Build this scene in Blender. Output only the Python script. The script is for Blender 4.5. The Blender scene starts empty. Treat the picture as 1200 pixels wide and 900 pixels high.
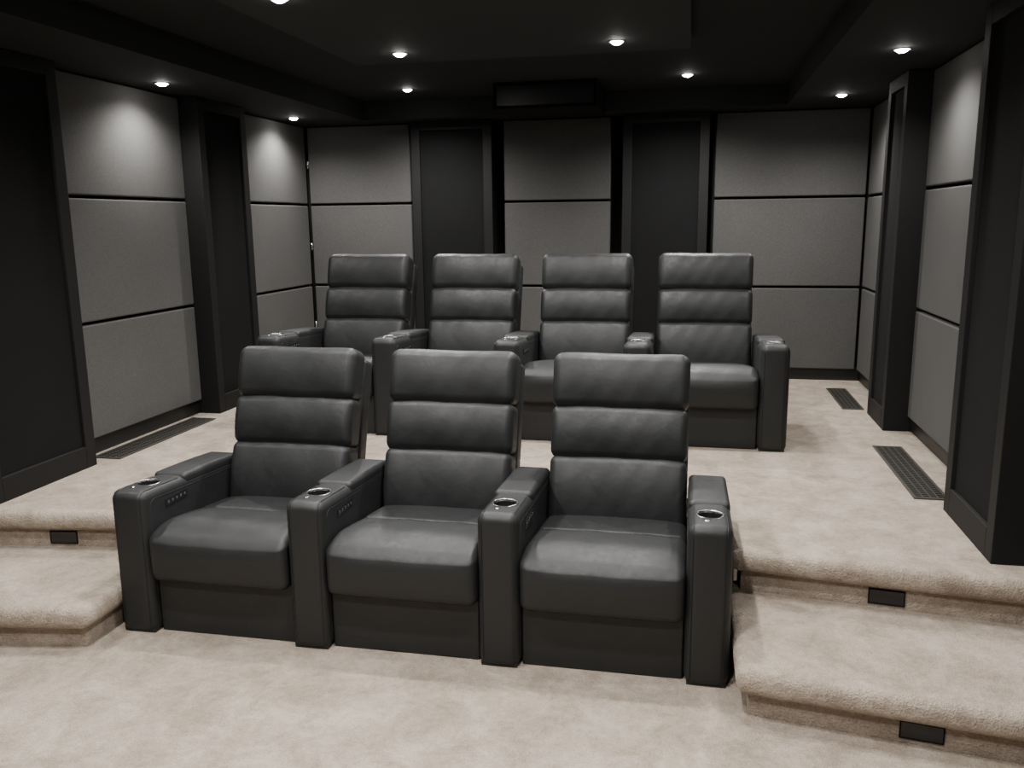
import bpy, bmesh, math, random
from mathutils import Vector, Matrix
random.seed(4)
COL = bpy.context.scene.collection

# ------------------------------------------------------------------ helpers
def link(ob):
    COL.objects.link(ob); return ob

def mesh_obj(name, bm, mat=None, smooth=False, parent=None, loc=(0,0,0)):
    bmesh.ops.recalc_face_normals(bm, faces=bm.faces[:])
    me = bpy.data.meshes.new(name)
    bm.to_mesh(me); bm.free()
    if smooth:
        for p in me.polygons: p.use_smooth = True
    mats = mat if isinstance(mat, (list, tuple)) else [mat]
    for m in mats:
        if m: me.materials.append(m)
    ob = bpy.data.objects.new(name, me)
    ob.location = loc
    if parent: ob.parent = parent
    return link(ob)

def add_box(bm, x0, x1, y0, y1, z0, z1, mi=0):
    vs = [bm.verts.new((x, y, z)) for z in (z0, z1) for y in (y0, y1) for x in (x0, x1)]
    for f in ((0,2,3,1),(4,5,7,6),(0,1,5,4),(2,6,7,3),(0,4,6,2),(1,3,7,5)):
        fc = bm.faces.new([vs[i] for i in f]); fc.material_index = mi
    return vs

def bevel_all(bm, off, seg=2):
    bmesh.ops.bevel(bm, geom=bm.edges[:], offset=off, segments=seg, profile=0.5, affect='EDGES')

def box_obj(name, b, mat, bev=0.0, seg=2, parent=None, kind=None):
    bm = bmesh.new(); add_box(bm, *b)
    if bev > 0: bevel_all(bm, bev, seg)
    ob = mesh_obj(name, bm, mat, parent=parent)
    if kind: ob["kind"] = kind
    return ob

def rbox(bm, c, half, r, n=(8,6,6), seg=5, deform=None, M=None, mi=0):
    """rounded box with dense evenly curved edges; deform(p, half) in local space"""
    ax = []
    for k in range(3):
        hi = max(half[k] - r, 0.0005)
        inner = [-hi + 2*hi*i/n[k] for i in range(n[k]+1)]
        tail = [hi + r*math.tan(math.radians(45*(i+1)/seg)) for i in range(seg)]
        ax.append(([-t for t in reversed(tail)]) + inner + tail)
    inn = [max(half[k]-r, 0.0005) for k in range(3)]
    cache = {}
    def vert(i, j, k):
        key = (i, j, k)
        if key in cache: return cache[key]
        p = Vector((ax[0][i], ax[1][j], ax[2][k]))
        q = Vector([max(-inn[a], min(inn[a], p[a])) for a in range(3)])
        v = p - q
        if v.length > 1e-9: v = v.normalized()*r
        p = q + v
        if deform: p = deform(p)
        if M is not None: p = M @ p
        cache[key] = bm.verts.new(p + Vector(c)); return cache[key]
    N = [len(a)-1 for a in ax]
    def quad(a, b, c_, d):
        f = bm.faces.new((a, b, c_, d)); f.material_index = mi; f.smooth = True
    for i in range(N[0]):
        for j in range(N[1]):
            for k in (0, N[2]):
                quad(vert(i,j,k), vert(i+1,j,k), vert(i+1,j+1,k), vert(i,j+1,k))
    for i in range(N[0]):
        for k in range(N[2]):
            for j in (0, N[1]):
                quad(vert(i,j,k), vert(i+1,j,k), vert(i+1,j,k+1), vert(i,j,k+1))
    for j in range(N[1]):
        for k in range(N[2]):
            for i in (0, N[0]):
                quad(vert(i,j,k), vert(i,j+1,k), vert(i,j+1,k+1), vert(i,j,k+1))

def lathe(bm, prof, c=(0,0,0), n=40, mi=0):
    rings = []
    for r, z in prof:
        if r < 1e-6: rings.append([bm.verts.new((c[0], c[1], c[2]+z))])
        else: rings.append([bm.verts.new((c[0]+r*math.cos(2*math.pi*i/n), c[1]+r*math.sin(2*math.pi*i/n), c[2]+z)) for i in range(n)])
    for a, b in zip(rings, rings[1:]):
        for i in range(n):
            j = (i+1) % n
            if len(a) == 1 and len(b) == 1: continue
            if len(a) == 1: f = bm.faces.new((a[0], b[i], b[j]))
            elif len(b) == 1: f = bm.faces.new((a[i], a[j], b[0]))
            else: f = bm.faces.new((a[i], a[j], b[j], b[i]))
            f.smooth = True; f.material_index = mi

def tube(bm, pts, r=0.003, n=6, closed=False, mi=0):
    pts = [Vector(p) for p in pts]; rings = []
    L = len(pts)
    for i, p in enumerate(pts):
        a = pts[(i-1) % L] if (closed or i > 0) else p
        b = pts[(i+1) % L] if (closed or i < L-1) else p
        t = (b-a).normalized()
        u = t.cross(Vector((1,0,0)))
        if u.length < .1: u = t.cross(Vector((0,0,1)))
        u.normalize(); w = t.cross(u)
        rings.append([bm.verts.new(p + (u*math.cos(2*math.pi*k/n) + w*math.sin(2*math.pi*k/n))*r) for k in range(n)])
    rng = range(L) if closed else range(L-1)
    for i in rng:
        a, b = rings[i], rings[(i+1) % L]
        for k in range(n):
            f = bm.faces.new((a[k], a[(k+1)%n], b[(k+1)%n], b[k])); f.smooth = True; f.material_index = mi

# ------------------------------------------------------------------ materials
def new_mat(name, color=(.5,.5,.5), rough=.5, metal=0.0, spec=.5):
    m = bpy.data.materials.new(name); m.use_nodes = True
    nt = m.node_tree; b = nt.nodes["Principled BSDF"]
    b.inputs["Base Color"].default_value = (*color, 1)
    b.inputs["Roughness"].default_value = rough
    b.inputs["Metallic"].default_value = metal
    b.inputs["Specular IOR Level"].default_value = spec
    return m, nt, b

def noise(nt, coord, scale, detail=3, rough=.5, dist=0.0):
    n = nt.nodes.new("ShaderNodeTexNoise")
    n.inputs["Scale"].default_value = scale; n.inputs["Detail"].default_value = detail
    n.inputs["Roughness"].default_value = rough; n.inputs["Distortion"].default_value = dist
    nt.links.new(coord, n.inputs["Vector"]); return n.outputs["Fac"]

def ramp(nt, fac, stops):
    r = nt.nodes.new("ShaderNodeValToRGB")
    els = r.color_ramp.elements
    els[0].position = stops[0][0]; els[0].color = (*stops[0][1], 1)
    els[1].position = stops[-1][0]; els[1].color = (*stops[-1][1], 1)
    for p, c in stops[1:-1]:
        e = els.new(p); e.color = (*c, 1)
    nt.links.new(fac, r.inputs["Fac"]); return r.outputs["Color"]

def math_n(nt, op, a, b):
    n = nt.nodes.new("ShaderNodeMath"); n.operation = op
    for i, v in enumerate((a, b)):
        if isinstance(v, (int, float)): n.inputs[i].default_value = v
        else: nt.links.new(v, n.inputs[i])
    return n.outputs[0]

def bump(nt, b, h, strength, dist):
    n = nt.nodes.new("ShaderNodeBump")
    n.inputs["Strength"].default_value = strength; n.inputs["Distance"].default_value = dist
    nt.links.new(h, n.inputs["Height"]); nt.links.new(n.outputs[0], b.inputs["Normal"])

def coord(nt): 
    return nt.nodes.new("ShaderNodeTexCoord").outputs["Object"]

CARPET_D = (.240,.194,.152); CARPET_M = (.325,.271,.219); CARPET_L = (.415,.355,.294)
def carpet_mat():
    m, nt, b = new_mat("plush_carpet", rough=.95, spec=.1)
    c = coord(nt)
    a = noise(nt, c, 5.2, 8, .70, .5)
    f = noise(nt, c, 34, 4, .65)
    g = noise(nt, c, 150, 2, .6)
    s = math_n(nt, 'ADD', math_n(nt, 'MULTIPLY', a, .52), math_n(nt, 'ADD', math_n(nt, 'MULTIPLY', f, .22), math_n(nt, 'MULTIPLY', g, .26)))
    col = ramp(nt, s, [(.41, CARPET_D), (.50, CARPET_M), (.585, CARPET_L)])
    nt.links.new(col, b.inputs["Base Color"])
    hgt = math_n(nt, 'ADD', math_n(nt, 'MULTIPLY', g, 1.0), math_n(nt, 'MULTIPLY', f, .9))
    bump(nt, b, hgt, .9, .007)
    b.inputs["Sheen Weight"].default_value = .12
    return m
M_CARPET = carpet_mat()

def leather():
    m, nt, b = new_mat("black_leather", (.0130,.0142,.0148), .5, 0, .38)
    c = coord(nt)
    v = nt.nodes.new("ShaderNodeTexVoronoi"); v.inputs["Scale"].default_value = 330
    nt.links.new(c, v.inputs["Vector"])
    w = noise(nt, c, 8, 3, .5, .6)
    w2 = noise(nt, c, 42, 3, .5)
    h = math_n(nt, 'ADD', math_n(nt, 'MULTIPLY', v.outputs["Distance"], .06), math_n(nt, 'ADD', math_n(nt, 'MULTIPLY', w, .85), math_n(nt, 'MULTIPLY', w2, .07)))
    bump(nt, b, h, .30, .010)
    r = ramp(nt, w2, [(.3,(.46,)*3),(.7,(.56,)*3)])
    nt.links.new(r, b.inputs["Roughness"])
    return m
M_LEATHER = leather()

def fabric(name, c1, c2, sc=420, st=.35, mix=.3):
    m, nt, b = new_mat(name, c1, .9, 0, .15)
    c = coord(nt)
    n1 = noise(nt, c, sc, 2, .6); n2 = noise(nt, c, 2.5, 3, .5)
    s = math_n(nt, 'ADD', math_n(nt, 'MULTIPLY', n1, 1-mix), math_n(nt, 'MULTIPLY', n2, mix))
    nt.links.new(ramp(nt, s, [(.35, c1), (.65, c2)]), b.inputs["Base Color"])
    bump(nt, b, n1, st, .002)
    return m
M_PANEL = fabric("charcoal_panel_fabric", (.056,.0555,.0545), (.098,.097,.0955), 330, .3, .12)
M_SPK = fabric("black_speaker_cloth", (.0052,.0053,.0056), (.0082,.0083,.0087), 600, .2)
M_WALL = fabric("black_wall_paint", (.008,.0083,.0085), (.011,.0113,.0115), 60, .05)
M_FRAME, _, _ = new_mat("satin_black_frame", (.0070,.0071,.0075), .62, 0, .25)
M_BASE, _, _ = new_mat("black_baseboard", (.008,.008,.0085), .45)
def ceil_mat(name, c):
    m, nt, b = new_mat(name, c, .8, 0, .3)
    n = noise(nt, coord(nt), 45, 2, .5); bump(nt, b, n, .08, .003); return m
M_CEIL = ceil_mat("matte_black_ceiling", (.0120,.0138,.0148))
M_CLOUD = ceil_mat("dark_grey_ceiling", (.025,.0300,.0325))
M_STEEL, _, _ = new_mat("brushed_steel", (.55,.55,.56), .25, 1.0)
M_CUP, _, _ = new_mat("dark_cup_lining", (.012,.012,.013), .3, .2)
M_BTN, _, _ = new_mat("glossy_black_plastic", (.012,.012,.014), .25)
M_KEY, _, _ = new_mat("control_keys", (.07,.07,.07), .4)
M_VENT, _, _ = new_mat("dark_bronze_metal", (.075,.07,.063), .45, .5)
M_VOID, _, _ = new_mat("duct_void", (.004,.004,.004), .9)
M_WHITE, _, _ = new_mat("white_light_trim", (.7,.7,.7), .4)
M_LENS, nt, b = new_mat("lit_lens", (1,1,1), .4)
b.inputs["Emission Color"].default_value = (1,.97,.92,1); b.inputs["Emission Strength"].default_value = 60

# ------------------------------------------------------------------ dimensions
XL, XR, YF, YB = -3.35, 1.36, -2.2, 7.15
PZ, SZ = .36, .18           # platform and step heights
SOF, CEI, CLD = 2.47, 2.62, 2.56

def S(name, b, mat, bev=0.0, seg=2):
    return box_obj(name, b, mat, bev, seg, kind="structure")

# room shell
S("floor", (XL-.1, XR+.1, YF-.1, YB+.1, -.1, 0), M_CARPET)
S("wall_left", (XL-.1, XL, YF-.1, YB+.1, 0, 2.9), M_WALL)
S("wall_right", (XR, XR+.1, YF-.1, YB+.1, 0, 2.9), M_WALL)
S("wall_back", (XL, XR, YB, YB+.1, 0, 2.9), M_WALL)
S("wall_front", (XL, XR, YF-.1, YF, 0, 2.9), M_PANEL)
S("ceiling", (XL, XR, YF, YB, CEI, CEI+.1), M_CEIL)
# dropped soffit around the perimeter
SI = .70
bm = bmesh.new()
add_box(bm, XL, XL+SI, YF, YB, SOF, CEI)
add_box(bm, XR-SI, XR, YF, YB, SOF, CEI)
add_box(bm, XL+SI, XR-SI, 6.80, YB, SOF, CEI)
ob = mesh_obj("ceiling_soffit", bm, M_CEIL); ob["kind"] = "structure"
# central raft
bm = bmesh.new(); add_box(bm, -1.96, -.03, .2, 4.98, CLD, CEI); bevel_all(bm, .006, 2)
ob = mesh_obj("ceiling_raft", bm, M_CLOUD); ob["kind"] = "structure"

def prism(bm, outline, z0, z1):
    lo = [bm.verts.new((x, y, z0)) for x, y in outline]
    hi = [bm.verts.new((x, y, z1)) for x, y in outline]
    bm.faces.new(lo[::-1]); bm.faces.new(hi)
    n = len(lo)
    for i in range(n):
        j = (i+1) % n
        bm.faces.new((lo[i], lo[j], hi[j], hi[i]))

def carpet_block(name, top_out, body_out, z0, z1, lip=.092, r=.038):
    bm = bmesh.new(); prism(bm, top_out, z1-lip, z1)
    bmesh.ops.bevel(bm, geom=bm.edges[:], offset=r, segments=6, profile=.5, affect='EDGES')
    bm.normal_update()
    for f in bm.faces: f.smooth = abs(f.normal.z) < .9995
    bm2 = bmesh.new(); prism(bm2, body_out, z0, z1-lip*.5)
    me = bpy.data.meshes.new("t"); bm2.to_mesh(me); bm2.free(); bm.from_mesh(me); bpy.data.meshes.remove(me)
    ob = mesh_obj(name, bm, M_CARPET); ob["kind"] = "structure"; return ob
NL, NR = -2.275, .185       # notch that holds the front row
e = .05
PI_, PO_ = 3.285, 3.125     # platform nose, inner / outer end
SI_, SO_ = 2.675, 2.50      # step nose, inner / outer end
IN = .045                   # riser set-back
plat = [(XL-e,PO_),(NL,PI_),(NL,3.95),(NR,3.95),(NR,PI_),(XR+e,PO_),(XR+e,YB+e),(XL-e,YB+e)]
platb = [(XL-e,PO_+IN),(NL-IN,PI_+IN),(NL-IN,3.99),(NR+IN,3.99),(NR+IN,PI_+IN),(XR+e,PO_+IN),(XR+e,YB+e),(XL-e,YB+e)]
carpet_block("floor_platform", plat, platb, 0, PZ)
carpet_block("floor_step", [(XL-e,SO_),(NL,SI_),(NL,3.45),(XL-e,3.45)], [(XL-e,SO_+IN),(NL-IN,SI_+IN),(NL-IN,3.4),(XL-e,3.4)], 0, SZ)
carpet_block("floor_step.001", [(NR,SI_),(XR+e,SO_),(XR+e,3.45),(NR,3.45)], [(NR+IN,SI_+IN),(XR+e,SO_+IN),(XR+e,3.4),(NR+IN,3.4)], 0, SZ)

# baseboards
bh = .10
S("baseboard_left", (XL, XL+.018, 3.2, YB, PZ-.01, PZ+bh), M_BASE, .004)
S("baseboard_right", (XR-.018, XR, 3.2, YB, PZ-.01, PZ+bh), M_BASE, .004)
S("baseboard_back", (XL+.02, XR-.02, YB-.018, YB, PZ-.01, PZ+bh), M_BASE, .004)
S("baseboard_front", (XL, XR, YF, YF+.018, 0, bh), M_BASE, .004)

# ------------------------------------------------------------------ acoustic panels
ZJ = [(.455,1.10),(1.118,1.80),(1.818,2.462)]
def panel(side, a0, a1, z0, z1):
    t0, t1 = .006, .048
    if side == 'L': b = (XL+t0, XL+t1, a0, a1, z0, z1)
    elif side == 'R': b = (XR-t1, XR-t0, a0, a1, z0, z1)
    elif side == 'B': b = (a0, a1, YB-t1, YB-t0, z0, z1)
    bm = bmesh.new(); add_box(bm, *b); bevel_all(bm, .010, 4)
    ob = mesh_obj("acoustic_panel", bm, M_PANEL)
    ob["label"] = "charcoal grey fabric-wrapped acoustic panel on the %s wall" % ("side" if side != 'B' else "back")
    ob["category"] = "wall panel"; ob["group"] = "fabric acoustic wall panels"
for z0, z1 in ZJ:
    panel('L', 3.97, 5.22, z0, z1); panel('L', 5.86, 7.09, z0, z1)
    panel('R', 3.97, 5.42, z0, z1); panel('R', 5.93, 7.09, z0, z1)
    panel('B', -3.285, -2.36, z0, z1); panel('B', -1.545, -.66, z0, z1); panel('B', .165, 1.30, z0, z1)

# door hinges by the corner
for z in (.75, 1.45, 2.15):
    bm = bmesh.new()
    lathe(bm, [(0,-.035),(.006,-.035),(.006,.035),(0,.035)], (-3.292, YB-.053, z), 12)
    add_box(bm, -3.296, -3.272, YB-.052, YB-.0485, z-.03, z+.03)
    ob = mesh_obj("door_hinge", bm, M_STEEL)
    ob["label"] = "small chrome door hinge beside the fabric wall panel"; ob["category"] = "hinge"; ob["group"] = "door hinges"

# ------------------------------------------------------------------ columns
def column(side, a0, a1, proj):
    """framed pilaster: black frame with inset speaker cloth"""
    z0, z1 = PZ, SOF-.002
    fw, ins = .075, .018
    root = bpy.data.objects.new("wall_column", None); link(root)
    if side == 'B':
        root.location = ((a0+a1)/2, YB, z0); ux, uy = Vector((1,0,0)), Vector((0,-1,0))
    elif side == 'L':
        root.location = (XL, (a0+a1)/2, z0); ux, uy = Vector((0,1,0)), Vector((1,0,0))
    else:
        root.location = (XR, (a0+a1)/2, z0); ux, uy = Vector((0,1,0)), Vector((-1,0,0))
    hw, H = (a1-a0)/2, z1-z0
    def B(bm, u0, u1, v0, v1, w0, w1):
        vs = [bm.verts.new(ux*u + uy*v + Vector((0,0,w))) for w in (w0, w1) for v in (v0, v1) for u in (u0, u1)]
        for f in ((0,2,3,1),(4,5,7,6),(0,1,5,4),(2,6,7,3),(0,4,6,2),(1,3,7,5)): bm.faces.new([vs[i] for i in f])
    bm = bmesh.new()
    d = proj
    B(bm, -hw, -hw+fw, 0, d, 0, H); B(bm, hw-fw, hw, 0, d, 0, H)
    B(bm, -hw+fw, hw-fw, 0, d, 0, .12); B(bm, -hw+fw, hw-fw, 0, d, H-fw, H)
    bevel_all(bm, .003, 2)
    mesh_obj("frame", bm, M_FRAME, parent=root)
    bm = bmesh.new(); B(bm, -hw+fw+.001, hw-fw-.001, .01, d-ins, .121, H-fw-.001)
    ob = mesh_obj("speaker_cloth", bm, M_SPK, parent=root); ob["label"] = "black acoustically open cloth inset"
    root["label"] = "tall black framed column with speaker cloth on the %s wall" % ("back" if side == 'B' else "side")
    root["category"] = "wall column"; root["group"] = "black framed wall columns"
column('L', 3.22, 3.95, .18); column('L', 5.22, 5.84, .18)
column('R', 3.32, 3.95, .225); column('R', 5.43, 5.92, .18)
column('B', -2.31, -1.62, .16); column('B', -.555, .115, .16)

# projector enclosure hanging from the ceiling
root = bpy.data.objects.new("projector_enclosure", None); link(root); root.location = (-1.05, 6.50, SOF-.03)
bm = bmesh.new()
W, Hh, D = .37, .180, .30
add_box(bm, -W, W, -D+.0, .299, 0, .02); add_box(bm, -W, W, -D, .299, Hh-.02, Hh)
add_box(bm, -W, -W+.02, -D, .299, .02, Hh-.02); add_box(bm, W-.02, W, -D, .299, .02, Hh-.02)
add_box(bm, -W+.02, W-.02, .06, .299, .02, Hh-.02)
mesh_obj("housing", bm, M_SPK, parent=root)
bm = bmesh.new(); add_box(bm, -W+.021, W-.021, -D+.012, -D+.016, .021, Hh-.021)
mesh_obj("front_glass", bm, M_BTN, parent=root)
root["label"] = "black projector enclosure hung under the ceiling soffit"; root["category"] = "projector box"

# ------------------------------------------------------------------ floor vents
def vent(x0, x1, y0, y1):
    root = bpy.data.objects.new("floor_vent", None); link(root); root.location = ((x0+x1)/2, (y0+y1)/2, PZ)
    w, d = (x1-x0)/2, (y1-y0)/2
    bm = bmesh.new(); f = .012; h = .007
    add_box(bm, -w, -w+f, -d, d, 0, h); add_box(bm, w-f, w, -d, d, 0, h)
    add_box(bm, -w+f, w-f, -d, -d+f, 0, h); add_box(bm, -w+f, w-f, d-f, d, 0, h)
    add_box(bm, -w+f, w-f, -d+f, d-f, 0, .001, 1)
    mesh_obj("frame", bm, [M_VENT, M_VOID], parent=root)
    bm = bmesh.new(); y = -d+f+.006
    while y < d-f-.006:
        add_box(bm, -w+f, w-f, y, y+.009, .001, .006); y += .024
    for k in range(1, 4):
        x = -w+f + (2*w-2*f)*k/4
        add_box(bm, x-.003, x+.003, -d+f, d-f, .0012, .0055)
    mesh_obj("grille", bm, M_VENT, parent=root)
    root["label"] = "dark metal slotted floor vent set in the carpet"; root["category"] = "floor vent"; root["group"] = "floor vents along the walls"
vent(1.045, 1.20, 4.08, 5.03); vent(1.04, 1.18, 6.02, 6.75)
vent(-3.285, -3.11, 4.06, 5.06)

# ------------------------------------------------------------------ step lights
def step_light(x, y, z, ang):
    root = bpy.data.objects.new("step_light", None); link(root); root.location = (x, y, z); root.rotation_euler = (0,0,ang)
    bm = bmesh.new(); 
    for b in ((-.065,.065,-.006,0,-.030,-.026),(-.065,.065,-.006,0,.026,.030),(-.065,-.061,-.006,0,-.026,.026),(.061,.065,-.006,0,-.026,.026)):
        add_box(bm, *b)
    mesh_obj("bezel", bm, M_SPK, parent=root)
    bm = bmesh.new(); add_box(bm, -.0605,.0605,-.005,-.001,-.0255,.0255)
    mesh_obj("lens", bm, M_BTN, parent=root)
    root["label"] = "small unlit black rectangular light in the carpeted riser"; root["category"] = "step light"; root["group"] = "step riser lights"
wR = (XR+e)-(NR+IN); wL = (NL-IN)-(XL-e)
def riser(x, inner, outer):
    if x > 0: k = (outer-inner)/wR; return inner+IN+(x-NR-IN)*k, math.atan(k)
    k = (outer-inner)/wL; return inner+IN+((NL-IN)-x)*k, -math.atan(k)
y_, a_ = riser(.755, SI_, SO_); step_light(.755, y_, .050, a_)
y_, a_ = riser(.765, PI_, PO_); step_light(.765, y_, .225, a_)
y_, a_ = riser(-2.83, PI_, PO_); step_light(-2.83, y_, .225, a_)

# ------------------------------------------------------------------ recliner
SW = .2985                 # half seat width between the arms
AW = .158                  # arm width
PITCH = .760
AL, AHT, DROP = .76, .600, .045   # arm length, front height, fall to the rear
def atop(y): return AHT - DROP*max(0, y-.05)/(AL-.05)
CUPY = .150

def build_arm():
    bm = bmesh.new()
    def d(p):
        y = p.y + AL/2
        p.z -= (AHT - atop(y))*(p.z + AHT/2)/AHT
        # soft padded crown, fuller front
        if p.z > 0: p.z += .005*(1-(p.x/(AW/2))**2)*(p.z/(AHT/2))
        if p.y < 0: p.y -= .004*(1-(p.x/(AW/2))**2)*(-p.y/(AL/2))
        return p
    rbox(bm, (0, AL/2, AHT/2), (AW/2, AL/2, AHT/2), .036, n=(6,16,10), seg=7, deform=d)
    # thin feet line so the bottom meets the carpet
    add_box(bm, -AW/2+.010, AW/2-.010, .010, AL-.012, -.001, .02)
    arm = mesh_obj("armrest", bm, M_LEATHER)
    bm = bmesh.new(); lathe(bm, [(0,-.075),(.044,-.075),(.044,.05),(0,.05)], (0,CUPY,AHT), 40)
    cut = mesh_obj("cutter", bm, None)
    md = arm.modifiers.new("b", 'BOOLEAN'); md.object = cut; md.operation = 'DIFFERENCE'; md.solver = 'EXACT'
    bpy.context.view_layer.update()
    dg = bpy.context.evaluated_depsgraph_get()
    me = bpy.data.meshes.new_from_object(arm.evaluated_get(dg))
    me.name = "armrest"
    bpy.data.objects.remove(arm); bpy.data.objects.remove(cut)
    bm = bmesh.new(); bm.from_mesh(me)
    for s in (-1, 1):
        x = s*(AW/2-.020); H = AHT
        tube(bm, [(x, -.001, .03), (x, -.001, .25), (x, .000, H-.040), (x, .005, H-.018), (x, .016, H-.004), (x, .038, H+.001), (x, .27, atop(.27)+.001)], .0014, 6)
        xx = s*(AW/2-.0002)
        tube(bm, [(xx, .038, .03), (xx, .038, H-.066), (xx, .052, H-.044), (xx, .07, H-.040), (xx, AL-.03, atop(AL)-.040)], .0013, 6)
    bm.to_mesh(me); bm.free()
    return me
ARM_ME = build_arm()

def proto(name, bm, mat, smooth=False):
    bmesh.ops.recalc_face_normals(bm, faces=bm.faces[:])
    me = bpy.data.meshes.new(name); bm.to_mesh(me); bm.free()
    for m in (mat if isinstance(mat, (list,tuple)) else [mat]): me.materials.append(m)
    return me

def soft(p, half, amp_y=0, amp_z=0, pinch=0):
    u = p.x/half[0]; w = p.z/half[2]; v = p.y/half[1]
    fx = max(0, 1-abs(u)**4)
    if amp_y and p.y < 0: p.y -= amp_y*fx*max(0, 1-w*w)*min(1, -v)
    if amp_z and p.z > 0: p.z += amp_z*fx*max(0, 1-v*v)*min(1, w)
    return p

CZ = atop(CUPY)+.004
bm = bmesh.new()
lathe(bm, [(.0440,.000),(.0490,-.001),(.0502,.001),(.0490,.003),(.0455,.0035),(.0440,.001),(.0432,-.006)], (0,CUPY,CZ), 44, 0)
lathe(bm, [(.0432,-.006),(.0420,-.062),(.034,-.066),(0,-.066)], (0,CUPY,CZ), 44, 1)
CUP_ME = proto("cup_holder", bm, [M_STEEL, M_CUP])
bm = bmesh.new(); lathe(bm, [(0,.005),(.007,.0045),(.0095,.003),(.010,0.0),(0,-.002)], (-.012,.066,AHT+.003), 20); BTN_ME = proto("touch_button", bm, M_STEEL)
# storage lid follows the fall of the arm
bm = bmesh.new()
ly0, ly1 = .29, AL-.015
hl = (AW/2-.001, (ly1-ly0)/2, .026)
ym = (ly0+ly1)/2
th = math.atan(DROP/(AL-.05)); RX = Matrix.Rotation(-th, 3, 'X')
rbox(bm, (0, ym, atop(ym)-.012), hl, .020, n=(4,10,2), seg=5, deform=lambda p: soft(p, hl, 0, .006), M=RX)
LID_ME = proto("storage_lid", bm, M_LEATHER)
# control panel (inner face)
bm = bmesh.new()
add_box(bm, AW/2, AW/2+.003, .14, .29, AHT-.098, AHT-.066)
for k in range(5):
    y = .157 + k*.029
    add_box(bm, AW/2+.003, AW/2+.0045, y-.005, y+.005, AHT-.087, AHT-.077, 1)
CTRL_ME = proto("control_panel", bm, [M_BTN, M_KEY])

# base
bm = bmesh.new()
rbox(bm, (0, .415, .128), (SW-.0005, .375, .128), .008, n=(6,6,4), seg=3)
BASE_ME = proto("base", bm, M_LEATHER)
# seat pieces fall gently to the rear
SL = .14
hf = (SW, .205, .122)
bm = bmesh.new()
def dfoot(p):
    w = p.z/hf[2]; v = -p.y/hf[1]; u = p.x/hf[0]
    p = soft(p, hf, .018, .018)
    if v > .2: 
        t = (v-.2)/.8
        p.z -= .055*t*t*max(0, w)
        p.y += .004*t*max(0, -w)
    p.z -= SL*(p.y+hf[1])*max(0, (w+1)/2)
    p.z += .0015*math.sin(9*u+3*v)*max(0, w)*(1-abs(u)**4)
    return p
rbox(bm, (0, .190, .353), hf, .036, n=(20,16,8), seg=7, deform=dfoot)
FOOT_ME = proto("footrest", bm, M_LEATHER)
hs = (SW, .20, .085)
bm = bmesh.new()
def dseat(p):
    p = soft(p, hs, 0, .016); p.z -= SL*(p.y+hs[1]); return p
rbox(bm, (0, .565, .340), hs, .030, n=(12,8,3), seg=5, deform=dseat)
SEAT_ME = proto("seat_cushion", bm, M_LEATHER)

TILT = math.radians(18)
R = Matrix(((1,0,0),(0,math.cos(TILT),math.sin(TILT)),(0,-math.sin(TILT),math.cos(TILT))))
P0 = Vector((0, .630, .43))            # bottom front line of the back
def bp(depth, height): return P0 + R @ Vector((0, depth, height))
BL = .665
bm = bmesh.new()
hb = (.2975, .055, BL/2+.04)
rbox(bm, bp(.150, BL/2-.06), hb, .026, n=(6,3,10), seg=5, M=R)
SHELL_ME = proto("backrest", bm, M_LEATHER)
def cushion(name, h0, h1, depth, wid, r, amp, fwd=0, topflare=0, skew=.15, ph=0):
    hh = (wid, depth/2, (h1-h0)/2)
    bm = bmesh.new()
    def d(p):
        u = p.x/hh[0]; w = p.z/hh[2]
        fx = max(0, 1-abs(u)**8)
        if p.y < 0:
            q = max(0, 1-(w-skew)**2)
            p.y -= amp*(.50+.50*fx)*q
            # soft creases, strongest towards the seams
            p.y -= (.0022*math.sin(6.5*u+2.5*w+ph) + .0013*math.sin(17*u-5*w+ph*2))*(.25+.75*abs(w))*fx
        p.x *= 1 + topflare*w
        p.z += .002*math.sin(4*u+ph)*(w*w)
        if w > .6: p.z -= .004*(abs(u)**6)
        return p
    rbox(bm, bp(depth/2 - fwd, (h0+h1)/2), hh, r, n=(30,4,10), seg=7, deform=d, M=R)
    return proto(name, bm, M_LEATHER)
LUM_ME = cushion("lumbar_cushion", -.08, .226, .140, .294, .034, .027, .020, skew=.2, ph=.6)
MID_ME = cushion("middle_cushion", .212, .446, .140, .295, .036, .027, .024, ph=2.1)
HEAD_ME = cushion("headrest_cushion", .430, .678, .150, .2965, .042, .023, .034, .006, ph=4)

def child(name, me, parent, loc=(0,0,0), rotz=0):
    ob = bpy.data.objects.new(name, me); ob.location = loc; ob.rotation_euler = (0,0,rotz)
    ob.parent = parent; return link(ob)
def recliner(x, y, z, right_arm, group, label):
    root = bpy.data.objects.new("recliner", None); link(root); root.location = (x, y, z)
    root["label"] = label; root["category"] = "recliner"; root["group"] = group
    child("base", BASE_ME, root); child("footrest", FOOT_ME, root); child("seat_cushion", SEAT_ME, root)
    back = child("backrest", SHELL_ME, root)
    child("headrest_cushion", HEAD_ME, back); child("middle_cushion", MID_ME, back); child("lumbar_cushion", LUM_ME, back)
    for s in ((-1, 1) if right_arm else (-1,)):
        a = child("armrest", ARM_ME, root, (s*PITCH/2, 0, 0))
        c = child("cup_holder", CUP_ME, a); c["label"] = "steel-rimmed cup holder"
        b_ = child("touch_button", BTN_ME, a); b_["label"] = "small round metal button"
        child("storage_lid", LID_ME, a)
        if s == -1: child("control_panel", CTRL_ME, a)
    return root
FX = [-1.807, -1.047, -.287]
for i, x in enumerate(FX):
    recliner(x, 2.865, 0, i == 2, "front row of recliners", "black leather home theatre recliner on the lower carpeted floor")
BX = [-2.19, -1.43, -.67, .09]
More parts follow.
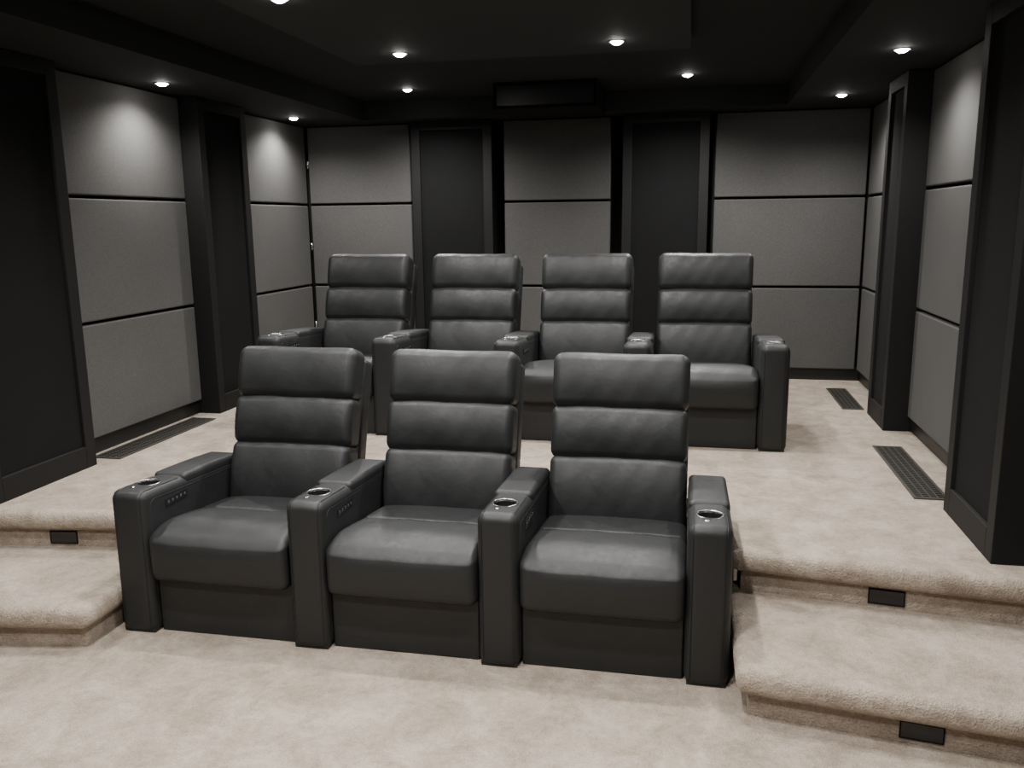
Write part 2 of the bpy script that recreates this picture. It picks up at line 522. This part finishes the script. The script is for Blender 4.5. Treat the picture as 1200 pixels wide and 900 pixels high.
for i, x in enumerate(BX):
    recliner(x, 4.81, PZ, i == 3, "back row of recliners", "black leather home theatre recliner on the raised carpeted platform")

# ------------------------------------------------------------------ downlights
bm = bmesh.new(); lathe(bm, [(.030,.0),(.033,-.003),(.039,-.004),(.042,-.002),(.042,0),(.030,0)], n=32); RING_ME = proto("trim_ring", bm, M_WHITE)
bm = bmesh.new(); lathe(bm, [(0,-.017),(.016,-.015),(.026,-.009),(.031,-.0015)], n=32); LENS_ME = proto("lens", bm, M_LENS)
def downlight(x, y, z, power, spot=155, blend=1.0):
    root = bpy.data.objects.new("downlight", None); link(root); root.location = (x, y, z)
    root["label"] = "small round recessed ceiling downlight, switched on"; root["category"] = "ceiling light"; root["group"] = "ceiling downlights"
    child("trim_ring", RING_ME, root); child("lens", LENS_ME, root)
    L = bpy.data.lights.new("downlight_lamp", 'SPOT'); L.energy = power; L.spot_size = math.radians(spot); L.spot_blend = blend
    L.shadow_soft_size = .05; L.color = (1, .965, .92)
    lo = bpy.data.objects.new("lamp", L); lo.parent = root; lo.location = (0,0,-.04); link(lo)
PS, PC = 42, 84
for x, y in ((-3.08, 4.72), (-3.11, 6.50), (1.00, 4.78), (.97, 6.38), (-3.10, 2.9), (1.00, 2.9), (-3.10, 1.0), (1.0, 1.0)):  # nearer pairs are out of view, added to light the foreground
    downlight(x, y, SOF, PS)
for x, y in ((-2.10, 6.32), (-.06, 6.22)): downlight(x, y, CEI, 110)
for x, y in ((-1.60, 4.70), (-.41, 4.68), (-1.69, 3.46), (-.40, 3.46), (-1.62, 2.1), (-.40, 2.1), (-1.62, .8), (-.40, .8)):
    downlight(x, y, CLD, PC)

w = bpy.data.worlds.new("World"); bpy.context.scene.world = w; w.use_nodes = True
w.node_tree.nodes["Background"].inputs[0].default_value = (.02,.02,.022,1)

# ------------------------------------------------------------------ camera
f, p, psi, r = 995.98, .1893, .2076, .0113
fw = Vector((-math.sin(psi)*math.cos(p), math.cos(psi)*math.cos(p), -math.sin(p)))
rt = Vector((math.cos(psi), math.sin(psi), 0)); up = rt.cross(fw)
rt2 = rt*math.cos(r) - up*math.sin(r); up2 = up*math.cos(r) + rt*math.sin(r)
cam = bpy.data.cameras.new("camera"); cam.sensor_width = 36; cam.lens = f/1200*36; cam.clip_start = .05
co = bpy.data.objects.new("camera", cam); link(co)
M = Matrix((rt2, up2, -fw)).transposed().to_4x4(); M.translation = Vector((0,0,1.65))
co.matrix_world = M
bpy.context.scene.camera = co
bpy.context.scene.view_settings.view_transform = 'AgX'
bpy.context.scene.view_settings.look = 'None'
bpy.context.scene.view_settings.exposure = 0.8
